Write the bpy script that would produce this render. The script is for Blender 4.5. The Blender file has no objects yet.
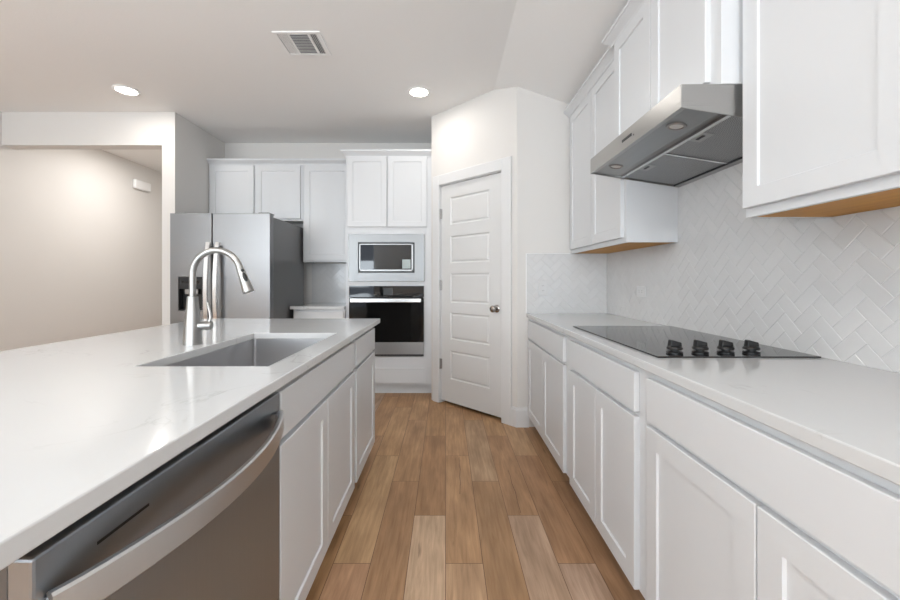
import bpy, bmesh, math, random
from mathutils import Vector, Matrix
random.seed(7)
S = bpy.context.scene
COL = S.collection
# ------------------------------------------------------------------ camera
H = 1.18
F = 392.0
cam_d = bpy.data.cameras.new('camera')
cam_d.sensor_width = 36.0
cam_d.lens = 36.0 * F / 900.0
cam_d.shift_x = 4.5 / 900.0
cam_d.shift_y = -20.0 / 900.0
cam_d.clip_start = 0.02
cam = bpy.data.objects.new('camera', cam_d)
cam.location = (0, 0, H)
cam.rotation_euler = (math.radians(90), 0, 0)
COL.objects.link(cam)
S.camera = cam
# ------------------------------------------------------------------ world, light, exposure
S.view_settings.view_transform = 'Standard'
S.view_settings.look = 'None'
S.view_settings.exposure = 0.84
S.view_settings.gamma = 1.0
S.view_settings.use_curve_mapping = False
w = bpy.data.worlds.new('world')
S.world = w
w.use_nodes = True
w.node_tree.nodes['Background'].inputs[0].default_value = (0.75, 0.85, 1.0, 1)
w.node_tree.nodes['Background'].inputs[1].default_value = 1.0


def area(name, loc, rot, sx, sy, power, col):
    d = bpy.data.lights.new(name, 'AREA')
    d.shape = 'RECTANGLE'
    d.size, d.size_y = sx, sy
    d.energy = power
    d.color = col
    o = bpy.data.objects.new(name, d)
    o.location = loc
    o.rotation_euler = rot
    COL.objects.link(o)
    return o


R90 = math.radians(90)
REAR, LEFT = -4.0, -4.25
# added area lights at unseen windows, tilted up to brighten the ceiling
TILT = math.radians(80)
area('fill_rear', (-3.0, REAR + 0.05, 1.40), (R90 + math.radians(68), 0, 0), 1.7, 2.2, 82, (0.84, 0.93, 1.0))
area('fill_rear', (0.25, REAR + 0.05, 1.40), (R90 + math.radians(68), 0, 0), 1.7, 2.2, 82, (0.84, 0.93, 1.0))
area('fill_left', (LEFT + 0.05, -2.0, 1.40), (R90 + TILT, 0, -R90), 3.0, 2.2, 140, (0.84, 0.93, 1.0))
CAN_W = 2.0

# ------------------------------------------------------------------ materials
def new_mat(name):
    m = bpy.data.materials.new(name)
    m.use_nodes = True
    return m, m.node_tree, m.node_tree.nodes['Principled BSDF']


def mat(name, col, rough=0.5, metal=0.0, spec=0.5):
    m, t, b = new_mat(name)
    b.inputs['Base Color'].default_value = (*col, 1)
    b.inputs['Roughness'].default_value = rough
    b.inputs['Metallic'].default_value = metal
    b.inputs['Specular IOR Level'].default_value = spec
    return m


def nd(t, typ, **kw):
    n = t.nodes.new(typ)
    for k, v in kw.items():
        setattr(n, k, v)
    return n


def obj_coords(t, scale):
    tc = nd(t, 'ShaderNodeNewGeometry')
    mp = nd(t, 'ShaderNodeMapping')
    mp.inputs['Scale'].default_value = scale
    t.links.new(tc.outputs['Position'], mp.inputs['Vector'])
    return mp.outputs['Vector']


def add_bump(t, b, vec, scale, strength, dist, detail=3.0):
    n = nd(t, 'ShaderNodeTexNoise')
    n.inputs['Scale'].default_value = scale
    n.inputs['Detail'].default_value = detail
    t.links.new(vec, n.inputs['Vector'])
    bp = nd(t, 'ShaderNodeBump')
    bp.inputs['Strength'].default_value = strength
    bp.inputs['Distance'].default_value = dist
    t.links.new(n.outputs['Fac'], bp.inputs['Height'])
    t.links.new(bp.outputs['Normal'], b.inputs['Normal'])
    return n


def plaster(name, col, scale, strength, dist, rough=0.75):
    m, t, b = new_mat(name)
    b.inputs['Base Color'].default_value = (*col, 1)
    b.inputs['Roughness'].default_value = rough
    b.inputs['Specular IOR Level'].default_value = 0.25
    add_bump(t, b, obj_coords(t, (1, 1, 1)), scale, strength, dist, 4)
    return m


def steel(name, col, rough, stretch, strength=0.06):
    m, t, b = new_mat(name)
    b.inputs['Metallic'].default_value = 1.0
    b.inputs['Base Color'].default_value = (*col, 1)
    v = obj_coords(t, stretch)
    n = add_bump(t, b, v, 1.0, strength, 0.002, 2)
    mr = nd(t, 'ShaderNodeMapRange')
    mr.inputs['To Min'].default_value = rough - 0.06
    mr.inputs['To Max'].default_value = rough + 0.06
    t.links.new(n.outputs['Fac'], mr.inputs['Value'])
    t.links.new(mr.outputs['Result'], b.inputs['Roughness'])
    return m


def quartz():
    m, t, b = new_mat('white_quartz')
    b.inputs['Roughness'].default_value = 0.10
    v = obj_coords(t, (1, 1, 1))
    n1 = nd(t, 'ShaderNodeTexNoise')
    n1.inputs['Scale'].default_value = 3.5
    n1.inputs['Detail'].default_value = 6
    n1.inputs['Distortion'].default_value = 1.2
    t.links.new(v, n1.inputs['Vector'])
    # thin lines where the noise crosses its middle
    sub = nd(t, 'ShaderNodeMath', operation='SUBTRACT')
    sub.inputs[1].default_value = 0.5
    t.links.new(n1.outputs['Fac'], sub.inputs[0])
    ab = nd(t, 'ShaderNodeMath', operation='ABSOLUTE')
    t.links.new(sub.outputs[0], ab.inputs[0])
    mr = nd(t, 'ShaderNodeMapRange')
    mr.inputs['From Min'].default_value = 0.0
    mr.inputs['From Max'].default_value = 0.012
    mr.inputs['To Min'].default_value = 1.0
    mr.inputs['To Max'].default_value = 0.0
    t.links.new(ab.outputs[0], mr.inputs['Value'])
    n2 = nd(t, 'ShaderNodeTexNoise')
    n2.inputs['Scale'].default_value = 5.0
    t.links.new(v, n2.inputs['Vector'])
    m2 = nd(t, 'ShaderNodeMapRange')
    m2.inputs['From Min'].default_value = 0.52
    m2.inputs['From Max'].default_value = 0.68
    m2.inputs['To Max'].default_value = 0.55
    t.links.new(n2.outputs['Fac'], m2.inputs['Value'])
    mul = nd(t, 'ShaderNodeMath', operation='MULTIPLY')
    t.links.new(mr.outputs['Result'], mul.inputs[0])
    t.links.new(m2.outputs['Result'], mul.inputs[1])
    mix = nd(t, 'ShaderNodeMixRGB')
    mix.inputs[1].default_value = (0.62, 0.627, 0.63, 1)
    mix.inputs[2].default_value = (0.44, 0.44, 0.43, 1)
    t.links.new(mul.outputs[0], mix.inputs[0])
    t.links.new(mix.outputs[0], b.inputs['Base Color'])
    return m


def floor_mat():
    m, t, b = new_mat('wood_look_planks')
    at = nd(t, 'ShaderNodeAttribute', attribute_name='tint')
    ao = nd(t, 'ShaderNodeAttribute', attribute_name='shift')
    g = nd(t, 'ShaderNodeNewGeometry')
    add = nd(t, 'ShaderNodeVectorMath', operation='ADD')
    t.links.new(g.outputs['Position'], add.inputs[0])
    t.links.new(ao.outputs['Vector'], add.inputs[1])
    mp = nd(t, 'ShaderNodeMapping')
    mp.inputs['Scale'].default_value = (26, 1.8, 1)
    t.links.new(add.outputs[0], mp.inputs['Vector'])
    n = nd(t, 'ShaderNodeTexNoise')
    n.inputs['Scale'].default_value = 2.2
    n.inputs['Detail'].default_value = 7
    n.inputs['Roughness'].default_value = 0.62
    n.inputs['Distortion'].default_value = 0.5
    t.links.new(mp.outputs[0], n.inputs['Vector'])
    r = nd(t, 'ShaderNodeValToRGB')
    r.color_ramp.elements[0].position = 0.28
    r.color_ramp.elements[0].color = (0.70, 0.65, 0.59, 1)
    r.color_ramp.elements[1].position = 0.72
    r.color_ramp.elements[1].color = (1.10, 1.10, 1.09, 1)
    t.links.new(n.outputs['Fac'], r.inputs[0])
    # broad, cloudy change of tone along each board
    n3 = nd(t, 'ShaderNodeTexNoise')
    n3.inputs['Scale'].default_value = 5.0
    mp3 = nd(t, 'ShaderNodeMapping')
    mp3.inputs['Scale'].default_value = (2.2, 0.6, 1)
    t.links.new(add.outputs[0], mp3.inputs['Vector'])
    t.links.new(mp3.outputs[0], n3.inputs['Vector'])
    r3 = nd(t, 'ShaderNodeValToRGB')
    r3.color_ramp.elements[0].position = 0.3
    r3.color_ramp.elements[0].color = (0.80, 0.78, 0.75, 1)
    r3.color_ramp.elements[1].position = 0.7
    r3.color_ramp.elements[1].color = (1.12, 1.12, 1.12, 1)
    t.links.new(n3.outputs['Fac'], r3.inputs[0])
    mu = nd(t, 'ShaderNodeMixRGB', blend_type='MULTIPLY')
    mu.inputs[0].default_value = 1.0
    t.links.new(at.outputs['Color'], mu.inputs[1])
    t.links.new(r.outputs['Color'], mu.inputs[2])
    mu2 = nd(t, 'ShaderNodeMixRGB', blend_type='MULTIPLY')
    mu2.inputs[0].default_value = 1.0
    t.links.new(mu.outputs[0], mu2.inputs[1])
    t.links.new(r3.outputs['Color'], mu2.inputs[2])
    # knots and cracks: sparse dark streaks along the grain
    n4 = nd(t, 'ShaderNodeTexNoise')
    n4.inputs['Scale'].default_value = 1.0
    n4.inputs['Detail'].default_value = 3
    mp4 = nd(t, 'ShaderNodeMapping')
    mp4.inputs['Scale'].default_value = (28, 3.2, 1)
    t.links.new(add.outputs[0], mp4.inputs['Vector'])
    t.links.new(mp4.outputs[0], n4.inputs['Vector'])
    r4 = nd(t, 'ShaderNodeMapRange')
    r4.inputs['From Min'].default_value = 0.69
    r4.inputs['From Max'].default_value = 0.80
    r4.inputs['To Max'].default_value = 0.75
    t.links.new(n4.outputs['Fac'], r4.inputs['Value'])
    mx = nd(t, 'ShaderNodeMixRGB')
    mx.inputs[2].default_value = (0.10, 0.055, 0.03, 1)
    t.links.new(r4.outputs['Result'], mx.inputs[0])
    t.links.new(mu2.outputs[0], mx.inputs[1])
    t.links.new(mx.outputs[0], b.inputs['Base Color'])
    b.inputs['Roughness'].default_value = 0.42
    b.inputs['Specular IOR Level'].default_value = 0.4
    bp = nd(t, 'ShaderNodeBump')
    bp.inputs['Strength'].default_value = 0.08
    bp.inputs['Distance'].default_value = 0.002
    t.links.new(n.outputs['Fac'], bp.inputs['Height'])
    t.links.new(bp.outputs['Normal'], b.inputs['Normal'])
    return m


def ply_mat():
    m, t, b = new_mat('bare_plywood')
    v = obj_coords(t, (30, 2.5, 30))
    n = nd(t, 'ShaderNodeTexNoise')
    n.inputs['Scale'].default_value = 1.5
    n.inputs['Detail'].default_value = 5
    t.links.new(v, n.inputs['Vector'])
    r = nd(t, 'ShaderNodeValToRGB')
    r.color_ramp.elements[0].position = 0.3
    r.color_ramp.elements[0].color = (0.50, 0.215, 0.018, 1)
    r.color_ramp.elements[1].position = 0.7
    r.color_ramp.elements[1].color = (0.62, 0.29, 0.03, 1)
    t.links.new(n.outputs['Fac'], r.inputs[0])
    t.links.new(r.outputs[0], b.inputs['Base Color'])
    b.inputs['Roughness'].default_value = 0.55
    return m


def tile_mat():
    m, t, b = new_mat('white_glazed_tile')
    at = nd(t, 'ShaderNodeAttribute', attribute_name='tint')
    t.links.new(at.outputs['Color'], b.inputs['Base Color'])
    b.inputs['Roughness'].default_value = 0.16
    add_bump(t, b, obj_coords(t, (1, 1, 1)), 22, 0.15, 0.004, 1)
    return m


def mesh_filter_mat():
    m, t, b = new_mat('aluminium_mesh_filter')
    b.inputs['Metallic'].default_value = 1.0
    b.inputs['Roughness'].default_value = 0.42
    v = obj_coords(t, (1, 1, 1))
    ck = nd(t, 'ShaderNodeTexChecker')
    ck.inputs['Scale'].default_value = 260
    ck.inputs[1].default_value = (0.42, 0.42, 0.42, 1)
    ck.inputs[2].default_value = (0.24, 0.24, 0.24, 1)
    t.links.new(v, ck.inputs['Vector'])
    t.links.new(ck.outputs['Color'], b.inputs['Base Color'])
    return m


def emit(name, col, strength):
    m, t, b = new_mat(name)
    b.inputs['Base Color'].default_value = (0.9, 0.9, 0.9, 1)
    b.inputs['Emission Color'].default_value = (*col, 1)
    b.inputs['Emission Strength'].default_value = strength
    return m


M = {
    'cab': mat('white_cabinet_paint', (0.682, 0.695, 0.71), 0.34),
    'trim': mat('white_trim_paint', (0.73, 0.73, 0.73), 0.35),
    'door': mat('white_door_paint', (0.70, 0.70, 0.695), 0.38),
    'wall': plaster('greige_wall_paint', (0.72, 0.70, 0.675), 110, 0.10, 0.003),
    'hallwall': plaster('greige_wall_paint_hall', (0.72, 0.70, 0.675), 110, 0.10, 0.003),
    'ceil': plaster('white_ceiling_texture', (0.90, 0.895, 0.885), 75, 0.22, 0.004, 0.85),
    'quartz': quartz(),
    'floor': floor_mat(),
    'ply': ply_mat(),
    'tile': tile_mat(),
    'grout': mat('white_grout', (0.60, 0.60, 0.60), 0.8),
    'steel_h': steel('brushed_steel', (0.33, 0.335, 0.335), 0.33, (2, 2, 260)),
    'steel_mw': steel('brushed_steel_trim', (0.235, 0.24, 0.242), 0.36, (2, 2, 260), 0.03),
    'steel_bar': steel('satin_steel_bar', (0.60, 0.60, 0.595), 0.30, (2, 2, 260)),
    'steel_v': steel('brushed_steel_upright', (0.25, 0.252, 0.258), 0.32, (3, 3, 240)),
    'steel_dw': steel('brushed_steel_warm', (0.33, 0.362, 0.395), 0.36, (3, 200, 3)),
    'steel_hood': steel('brushed_steel_hood', (0.40, 0.395, 0.385), 0.30, (3, 3, 420), 0.015),
    'steel_sink': steel('satin_steel_bowl', (0.56, 0.56, 0.57), 0.36, (3, 160, 160)),
    'nickel': mat('brushed_nickel', (0.36, 0.36, 0.352), 0.30, 1.0),
    'bright': mat('bright_steel', (0.66, 0.66, 0.66), 0.22, 1.0),
    'side': mat('grey_fridge_side', (0.17, 0.17, 0.172), 0.33, 0.6),
    'rubber': mat('black_rubber', (0.012, 0.012, 0.012), 0.5),
    'black': mat('black_plastic', (0.006, 0.006, 0.0065), 0.36),
    'dark': mat('dark_recess', (0.03, 0.03, 0.032), 0.5),
    'glass': mat('black_glass', (0.006, 0.006, 0.007), 0.03),
    'cook': mat('black_ceramic_glass', (0.012, 0.012, 0.013), 0.05, 0.0, 1.0),
    'oven': mat('black_oven_glass', (0.004, 0.004, 0.004), 0.06, 0.0, 0.25),
    'hinge': mat('satin_nickel_dark', (0.34, 0.33, 0.32), 0.35, 1.0),
    'knob': mat('dark_nickel', (0.42, 0.40, 0.38), 0.18, 1.0),
    'outlet': mat('outlet_plastic', (0.65, 0.65, 0.65), 0.35),
    'plastic': mat('white_plastic', (0.86, 0.86, 0.855), 0.35),
    'filter': mesh_filter_mat(),
    'lampglass': mat('frosted_lamp_glass', (0.75, 0.75, 0.74), 0.25),
    'lamp': emit('lamp_glow', (1.0, 0.93, 0.82), 14.0),
    'sticker': mat('pale_sticker', (0.45, 0.52, 0.52), 0.5),
    'vent': mat('white_vent_paint', (0.90, 0.90, 0.895), 0.45),
    'slot': mat('vent_duct_dark', (0.26, 0.26, 0.26), 0.8),
    'glow': emit('clock_digits', (0.55, 0.8, 1.0), 0.5),
}

# ------------------------------------------------------------------ mesh helpers
def wloc(o):
    v = Vector((0, 0, 0))
    while o is not None:
        v += o.location
        o = o.parent
    return v


def tag(o, label=None, cat=None, group=None, kind=None):
    for k, v in (('label', label), ('category', cat), ('group', group), ('kind', kind)):
        if v:
            o[k] = v
    return o


def empty(name, loc, label=None, cat=None, group=None):
    o = bpy.data.objects.new(name, None)
    o.empty_display_size = 0.05
    o.location = loc
    COL.objects.link(o)
    return tag(o, label, cat, group)


class MB:
    def __init__(self):
        self.bm = bmesh.new()

    def box(self, x0, x1, y0, y1, z0, z1, bev=0.0, seg=1):
        b = bmesh.new()
        bmesh.ops.create_cube(b, size=1.0)
        for v in b.verts:
            v.co = Vector((x0 + (v.co.x + .5) * (x1 - x0), y0 + (v.co.y + .5) * (y1 - y0), z0 + (v.co.z + .5) * (z1 - z0)))
        if bev:
            bmesh.ops.bevel(b, geom=b.edges[:], offset=bev, segments=seg, affect='EDGES', profile=0.5)
        return self._merge(b)

    def _merge(self, b):
        bmesh.ops.recalc_face_normals(b, faces=b.faces[:])
        me = bpy.data.meshes.new('tmp')
        b.to_mesh(me)
        b.free()
        self.bm.from_mesh(me)
        bpy.data.meshes.remove(me)
        return self

    def prism(self, pts, axis, a0, a1, bev=0.0, seg=1):
        """pts: 2D polygon; axis 'x' -> (y,z), 'y' -> (x,z), 'z' -> (x,y)"""
        b = bmesh.new()
        def P(p, a):
            return {'x': (a, p[0], p[1]), 'y': (p[0], a, p[1]), 'z': (p[0], p[1], a)}[axis]
        v0 = [b.verts.new(P(p, a0)) for p in pts]
        v1 = [b.verts.new(P(p, a1)) for p in pts]
        n = len(pts)
        b.faces.new(v0)
        b.faces.new(v1)
        for i in range(n):
            b.faces.new((v0[i], v0[(i + 1) % n], v1[(i + 1) % n], v1[i]))
        bmesh.ops.recalc_face_normals(b, faces=b.faces[:])
        if bev:
            bmesh.ops.bevel(b, geom=b.edges[:], offset=bev, segments=seg, affect='EDGES', profile=0.5)
        return self._merge(b)

    def rings(self, rings, cap=True):
        """skin a list of vertex rings (lists of points)"""
        b = bmesh.new()
        R = [[b.verts.new(p) for p in r] for r in rings]
        n = len(R[0])
        for i in range(len(R) - 1):
            for j in range(n):
                b.faces.new((R[i][j], R[i][(j + 1) % n], R[i + 1][(j + 1) % n], R[i + 1][j]))
        if cap:
            b.faces.new(R[0])
            b.faces.new(R[-1])
        return self._merge(b)

    def lathe(self, prof, c, axis='z', n=32, cap=True):
        """prof: list of (radius, height) along axis from c"""
        rr = []
        ax = Vector(axis) if not isinstance(axis, str) else {'x': Vector((1, 0, 0)), 'y': Vector((0, 1, 0)), 'z': Vector((0, 0, 1))}[axis]
        ax.normalize()
        q = ax.to_track_quat('Z', 'Y')
        c = Vector(c)
        for r, h in prof:
            rr.append([c + q @ Vector((max(r, 1e-5) * math.cos(2 * math.pi * k / n), max(r, 1e-5) * math.sin(2 * math.pi * k / n), h)) for k in range(n)])
        return self.rings(rr, cap)

    def tube(self, pts, radii, n=16, flat=1.0, up=(0, 1, 0)):
        pts = [Vector(p) for p in pts]
        if not isinstance(radii, (list, tuple)):
            radii = [radii] * len(pts)
        rr = []
        up = Vector(up)
        for i, p in enumerate(pts):
            t = (pts[min(i + 1, len(pts) - 1)] - pts[max(i - 1, 0)]).normalized()
            s = up.cross(t).normalized()
            u = t.cross(s).normalized()
            rr.append([p + s * radii[i] * math.cos(2 * math.pi * k / n) + u * radii[i] * flat * math.sin(2 * math.pi * k / n) for k in range(n)])
        return self.rings(rr)

    def ribbon(self, pts, half_w, half_t, wdir, bev=0.25):
        """bar of rectangular section with chamfered corners along pts; wdir: width direction"""
        pts = [Vector(p) for p in pts]
        wd = Vector(wdir).normalized()
        rr = []
        for i, p in enumerate(pts):
            t = (pts[min(i + 1, len(pts) - 1)] - pts[max(i - 1, 0)]).normalized()
            nn = t.cross(wd).normalized()
            c = bev * half_t
            sec = [(-half_w + c, -half_t), (half_w - c, -half_t), (half_w, -half_t + c), (half_w, half_t - c),
                   (half_w - c, half_t), (-half_w + c, half_t), (-half_w, half_t - c), (-half_w, -half_t + c)]
            rr.append([p + wd * a + nn * b for a, b in sec])
        return self.rings(rr)

    def xform(self, fn):
        for v in self.bm.verts:
            v.co = Vector(fn(v.co))
        return self

    def build(self, name, m, parent=None, smooth=None, recalc=False):
        bm = self.bm
        if recalc:
            bmesh.ops.recalc_face_normals(bm, faces=bm.faces[:])
        if parent is not None:
            org = wloc(parent)
        else:
            xs = [v.co.x for v in bm.verts]
            ys = [v.co.y for v in bm.verts]
            zs = [v.co.z for v in bm.verts]
            org = Vector(((min(xs) + max(xs)) / 2, (min(ys) + max(ys)) / 2, min(zs)))
        bmesh.ops.translate(bm, vec=-org, verts=bm.verts[:])
        me = bpy.data.meshes.new(name)
        bm.to_mesh(me)
        bm.free()
        me.materials.append(m)
        o = bpy.data.objects.new(name, me)
        COL.objects.link(o)
        if parent is not None:
            o.parent = parent
        else:
            o.location = org
        if smooth is not None:
            for p in me.polygons:
                p.use_smooth = True
            me.set_sharp_from_angle(angle=math.radians(smooth))
        return o


def BX(name, m, parent, x0, x1, y0, y1, z0, z1, bev=0.0, seg=1):
    return MB().box(x0, x1, y0, y1, z0, z1, bev, seg).build(name, m, parent)


def facing(f, plane):
    """local (u across, v up, w outward) -> world for a front facing -x, +x or -y"""
    return {'-x': lambda c: (plane - c[2], c[0], c[1]),
            '+x': lambda c: (plane + c[2], c[0], c[1]),
            '-y': lambda c: (c[0], plane - c[2], c[1])}[f]


def panel_mesh(u0, u1, v0, v1, th, fields, recess, slope, raised=None):
    """slab with rectangular recessed fields on its front; front at w = th"""
    b = bmesh.new()
    ch = 0.0018
    # build the front as a grid with recessed cells
    us = sorted({u0 + ch, u1 - ch, *[f[0] for f in fields], *[f[1] for f in fields]})
    vs = sorted({v0 + ch, v1 - ch, *[f[2] for f in fields], *[f[3] for f in fields]})
    V = {}
    for i, u in enumerate(us):
        for j, v in enumerate(vs):
            V[i, j] = b.verts.new((u, v, th))
    def infield(u, v):
        for f in fields:
            if f[0] < u < f[1] and f[2] < v < f[3]:
                return True
        return False
    for i in range(len(us) - 1):
        for j in range(len(vs) - 1):
            if not infield((us[i] + us[i + 1]) / 2, (vs[j] + vs[j + 1]) / 2):
                b.faces.new((V[i, j], V[i + 1, j], V[i + 1, j + 1], V[i, j + 1]))
    for f in fields:
        i0, i1 = us.index(f[0]), us.index(f[1])
        j0, j1 = vs.index(f[2]), vs.index(f[3])
        # one outer loop per field, including every grid vertex on its border
        loop = [V[i, j0] for i in range(i0, i1)] + [V[i1, j] for j in range(j0, j1)] + \
               [V[i, j1] for i in range(i1, i0, -1)] + [V[i0, j] for j in range(j1, j0, -1)]
        def inner(p, s, d):
            cu, cv = (f[0] + f[1]) / 2, (f[2] + f[3]) / 2
            hu, hv = (f[1] - f[0]) / 2, (f[3] - f[2]) / 2
            return (cu + (p.x - cu) * (hu - s) / hu, cv + (p.y - cv) * (hv - s) / hv, th - d)
        stages = [(slope, recess)]
        if raised:
            stages += [(slope + raised[0], recess), (slope + raised[0] + raised[1], recess - raised[2])]
        prev = loop
        for s, d in stages:
            cur = [b.verts.new(inner(p.co, s, d)) for p in loop]
            n = len(loop)
            for k in range(n):
                b.faces.new((prev[k], prev[(k + 1) % n], cur[(k + 1) % n], cur[k]))
            prev = cur
        b.faces.new(prev)
    # edge chamfer, sides and back
    nI, nJ = len(us) - 1, len(vs) - 1
    bord = [V[i, 0] for i in range(nI)] + [V[nI, j] for j in range(nJ)] + [V[i, nJ] for i in range(nI, 0, -1)] + [V[0, j] for j in range(nJ, 0, -1)]
    def outer(p, wv):
        u = u0 if abs(p.x - us[0]) < 1e-7 else u1 if abs(p.x - us[-1]) < 1e-7 else p.x
        v = v0 if abs(p.y - vs[0]) < 1e-7 else v1 if abs(p.y - vs[-1]) < 1e-7 else p.y
        return (u, v, wv)
    prev = bord
    for wv in (th - ch, 0.0):
        cur = [b.verts.new(outer(p.co, wv)) for p in bord]
        n = len(bord)
        for k in range(n):
            b.faces.new((prev[k], prev[(k + 1) % n], cur[(k + 1) % n], cur[k]))
        prev = cur
    b.faces.new(prev)
    return b


def shaker(f, plane, u0, u1, v0, v1, parent, name='door', rail=0.062, th=0.02, m=None):
    b = panel_mesh(u0, u1, v0, v1, th, [(u0 + rail, u1 - rail, v0 + rail, v1 - rail)], 0.007, 0.0028)
    mb = MB()
    mb.bm.free()
    mb.bm = b
    mb.xform(facing(f, plane))
    return mb.build(name, m or M['cab'], parent, recalc=True)


def slab(f, plane, u0, u1, v0, v1, parent, name='drawer', th=0.02, m=None):
    mb = MB()
    mb.box(u0, u1, v0, v1, 0, th, 0.002)
    mb.xform(facing(f, plane))
    return mb.build(name, m or M['cab'], parent, recalc=True)


def offset_path(pts, d):
    """2D polyline moved d to its left, mitred"""
    out = []
    n = len(pts)
    for i in range(n):
        p = Vector(pts[i])
        dirs = []
        if i > 0:
            dirs.append((Vector(pts[i]) - Vector(pts[i - 1])).normalized())
        if i < n - 1:
            dirs.append((Vector(pts[i + 1]) - Vector(pts[i])).normalized())
        ns = [Vector((-t.y, t.x)) for t in dirs]
        if len(ns) == 1:
            out.append(p + ns[0] * d)
        else:
            s = ns[0] + ns[1]
            out.append(p + s * (2 * d / s.length_squared))
    return out


CROWN = [(0, 0), (0.0035, 0), (0.006, 0.010), (0.016, 0.022), (0.032, 0.036), (0.036, 0.042), (0.042, 0.044), (0.042, 0.060), (0, 0.060)]


def crown(path, z_top, parent, h=0.060, out=1.0):
    rings = []
    offs = [offset_path(path, o * out) for o, z in CROWN]
    for i in range(len(path)):
        rings.append([(offs[k][i].x, offs[k][i].y, z_top - h + CROWN[k][1] * h / 0.06) for k in range(len(CROWN))])
    return MB().rings(rings).build('crown_moulding', M['cab'], parent)


def struct(o):
    o['kind'] = 'structure'
    return o


# ------------------------------------------------------------------ room shell
XR, YP, YB, ZC = 1.30, 3.15, 4.607, 2.79        # right wall, pantry front, back wall, ceiling
PX = 0.5746                                      # pantry corner
def zceil(x):
    return ZC if x <= 0.412 else ZC - 0.34 * (x - 0.412)

# floor of wood-look planks, each plank a quad with its own tint
def srgb(r, g, b):
    return tuple(((c / 255) / 12.92 if c / 255 <= .04045 else ((c / 255 + .055) / 1.055) ** 2.4) for c in (r, g, b))

PW, PL = 0.156, 1.0
known = {(0, 1): (184, 142, 102), (0, 2): (178, 133, 90), (0, 3): (180, 135, 92), (0, 4): (176, 130, 86),
         (-1, 1): (198, 160, 122), (-1, 2): (166, 121, 80), (-1, 3): (174, 129, 85), (-1, 4): (182, 137, 93),
         (1, 2): (162, 120, 80), (1, 3): (174, 136, 98), (1, 4): (176, 130, 86),
         (2, 1): (176, 140, 108), (2, 2): (166, 122, 82), (2, 3): (176, 132, 88), (2, 4): (182, 138, 94),
         (3, 1): (178, 142, 112), (3, 2): (162, 118, 80), (3, 3): (180, 138, 96), (4, 2): (154, 113, 78), (4, 3): (164, 122, 84),
         (-2, 2): (168, 124, 84), (-2, 3): (176, 132, 90), (-2, 4): (180, 135, 91),
         (-3, 1): (180, 134, 96), (-3, 2): (186, 144, 100), (-3, 3): (182, 138, 94), (-4, 2): (170, 126, 86), (-4, 3): (178, 133, 90)}
pal = [(184, 140, 98), (170, 125, 86), (160, 115, 78), (178, 142, 110), (190, 152, 116), (174, 128, 84)]

def make_floor():
    bm = bmesh.new()
    tl = bm.loops.layers.float_color.new('tint')
    sl = bm.loops.layers.float_vector.new('shift')
    gap = 0.0014
    x_lo, x_hi, y_lo, y_hi = LEFT - .1, XR + .1, REAR - .1, 6.6
    rng = random.Random(11)
    c0, c1 = math.floor(x_lo / PW), math.ceil(x_hi / PW)
    def face(ax, bx, ay, by, z, col, sh):
        ax, bx, ay, by = max(ax, x_lo), min(bx, x_hi), max(ay, y_lo), min(by, y_hi)
        if bx - ax < .002 or by - ay < .002:
            return
        vs = [bm.verts.new(p) for p in ((ax, ay, z), (bx, ay, z), (bx, by, z), (ax, by, z))]
        fc = bm.faces.new(vs)
        for l in fc.loops:
            l[tl] = (*col, 1)
            l[sl] = sh
    for c in range(c0, c1):
        off = (0.632 - c / 3.0) % 1.0
        for r in range(-6, 8):
            ya = off + r * PL
            col = known.get((c, r + 1)) if r + 1 >= 0 else None
            col = col or rng.choice(pal)
            face(c * PW + gap, (c + 1) * PW - gap, ya + gap, ya + PL - gap, 0.0, [k * q for k, q in zip(srgb(*col), (1.18, 1.35, 1.66))],
                 (rng.uniform(0, 40), rng.uniform(0, 40), 0))
    # two long drying cracks in the boards
    for pts, wd in (([(.0900, 2.61), (.0885, 2.52), (.0915, 2.44), (.0850, 2.36), (.0865, 2.28), (.0790, 2.16)], .0028),
                    ([(.3880, 2.43), (.3905, 2.36), (.3850, 2.27), (.3890, 2.18), (.3830, 2.09), (.3815, 1.985)], .0024)):
        for (xa, ya), (xb_, yb) in zip(pts, pts[1:]):
            fc = bm.faces.new([bm.verts.new(p) for p in ((xb_ - wd / 2, yb, .0004), (xb_ + wd / 2, yb, .0004), (xa + wd / 2, ya, .0004), (xa - wd / 2, ya, .0004))])
            for l in fc.loops:
                l[tl] = (*srgb(92, 64, 44), 1)
                l[sl] = (0, 0, 0)
    face(x_lo, x_hi, y_lo, y_hi, -0.0012, srgb(120, 92, 68), (0, 0, 0))
    # body below
    me = bpy.data.meshes.new('floor')
    bm.to_mesh(me)
    bm.free()
    me.materials.append(M['floor'])
    o = bpy.data.objects.new('floor', me)
    COL.objects.link(o)
    struct(o)
make_floor()

struct(MB().prism([(LEFT - .1, ZC), (0.412, ZC), (XR + .12, zceil(XR + .12)), (XR + .12, ZC + .12), (LEFT - .1, ZC + .12)], 'y', REAR - .1, 6.6).build('ceiling', M['ceil']))
struct(BX('wall_right', M['wall'], None, XR, XR + .1, REAR - .1, YB + .1, 0, zceil(XR)))
struct(BX('wall_back', M['wall'], None, -2.593, XR, YB, YB + .1, 0, ZC))
struct(BX('wall_left', M['hallwall'], None, LEFT - .1, LEFT, REAR - .1, 6.6, 0, ZC))
struct(BX('wall_hall', M['hallwall'], None, LEFT, XR, 6.5, 6.6, 0, ZC))
# wall with the opening to the hall: header, and the stub that runs back beside the refrigerator
mb = MB()
mb.prism([(LEFT, 2.472), (-2.717, 2.472), (-2.717, 0), (-2.593, 0), (-2.593, ZC), (LEFT, ZC)], 'y', 3.757, 3.881)
mb.box(-2.717, -2.593, 3.881, 6.5, 0, ZC)
struct(mb.build('wall_opening', M['wall']))
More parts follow.
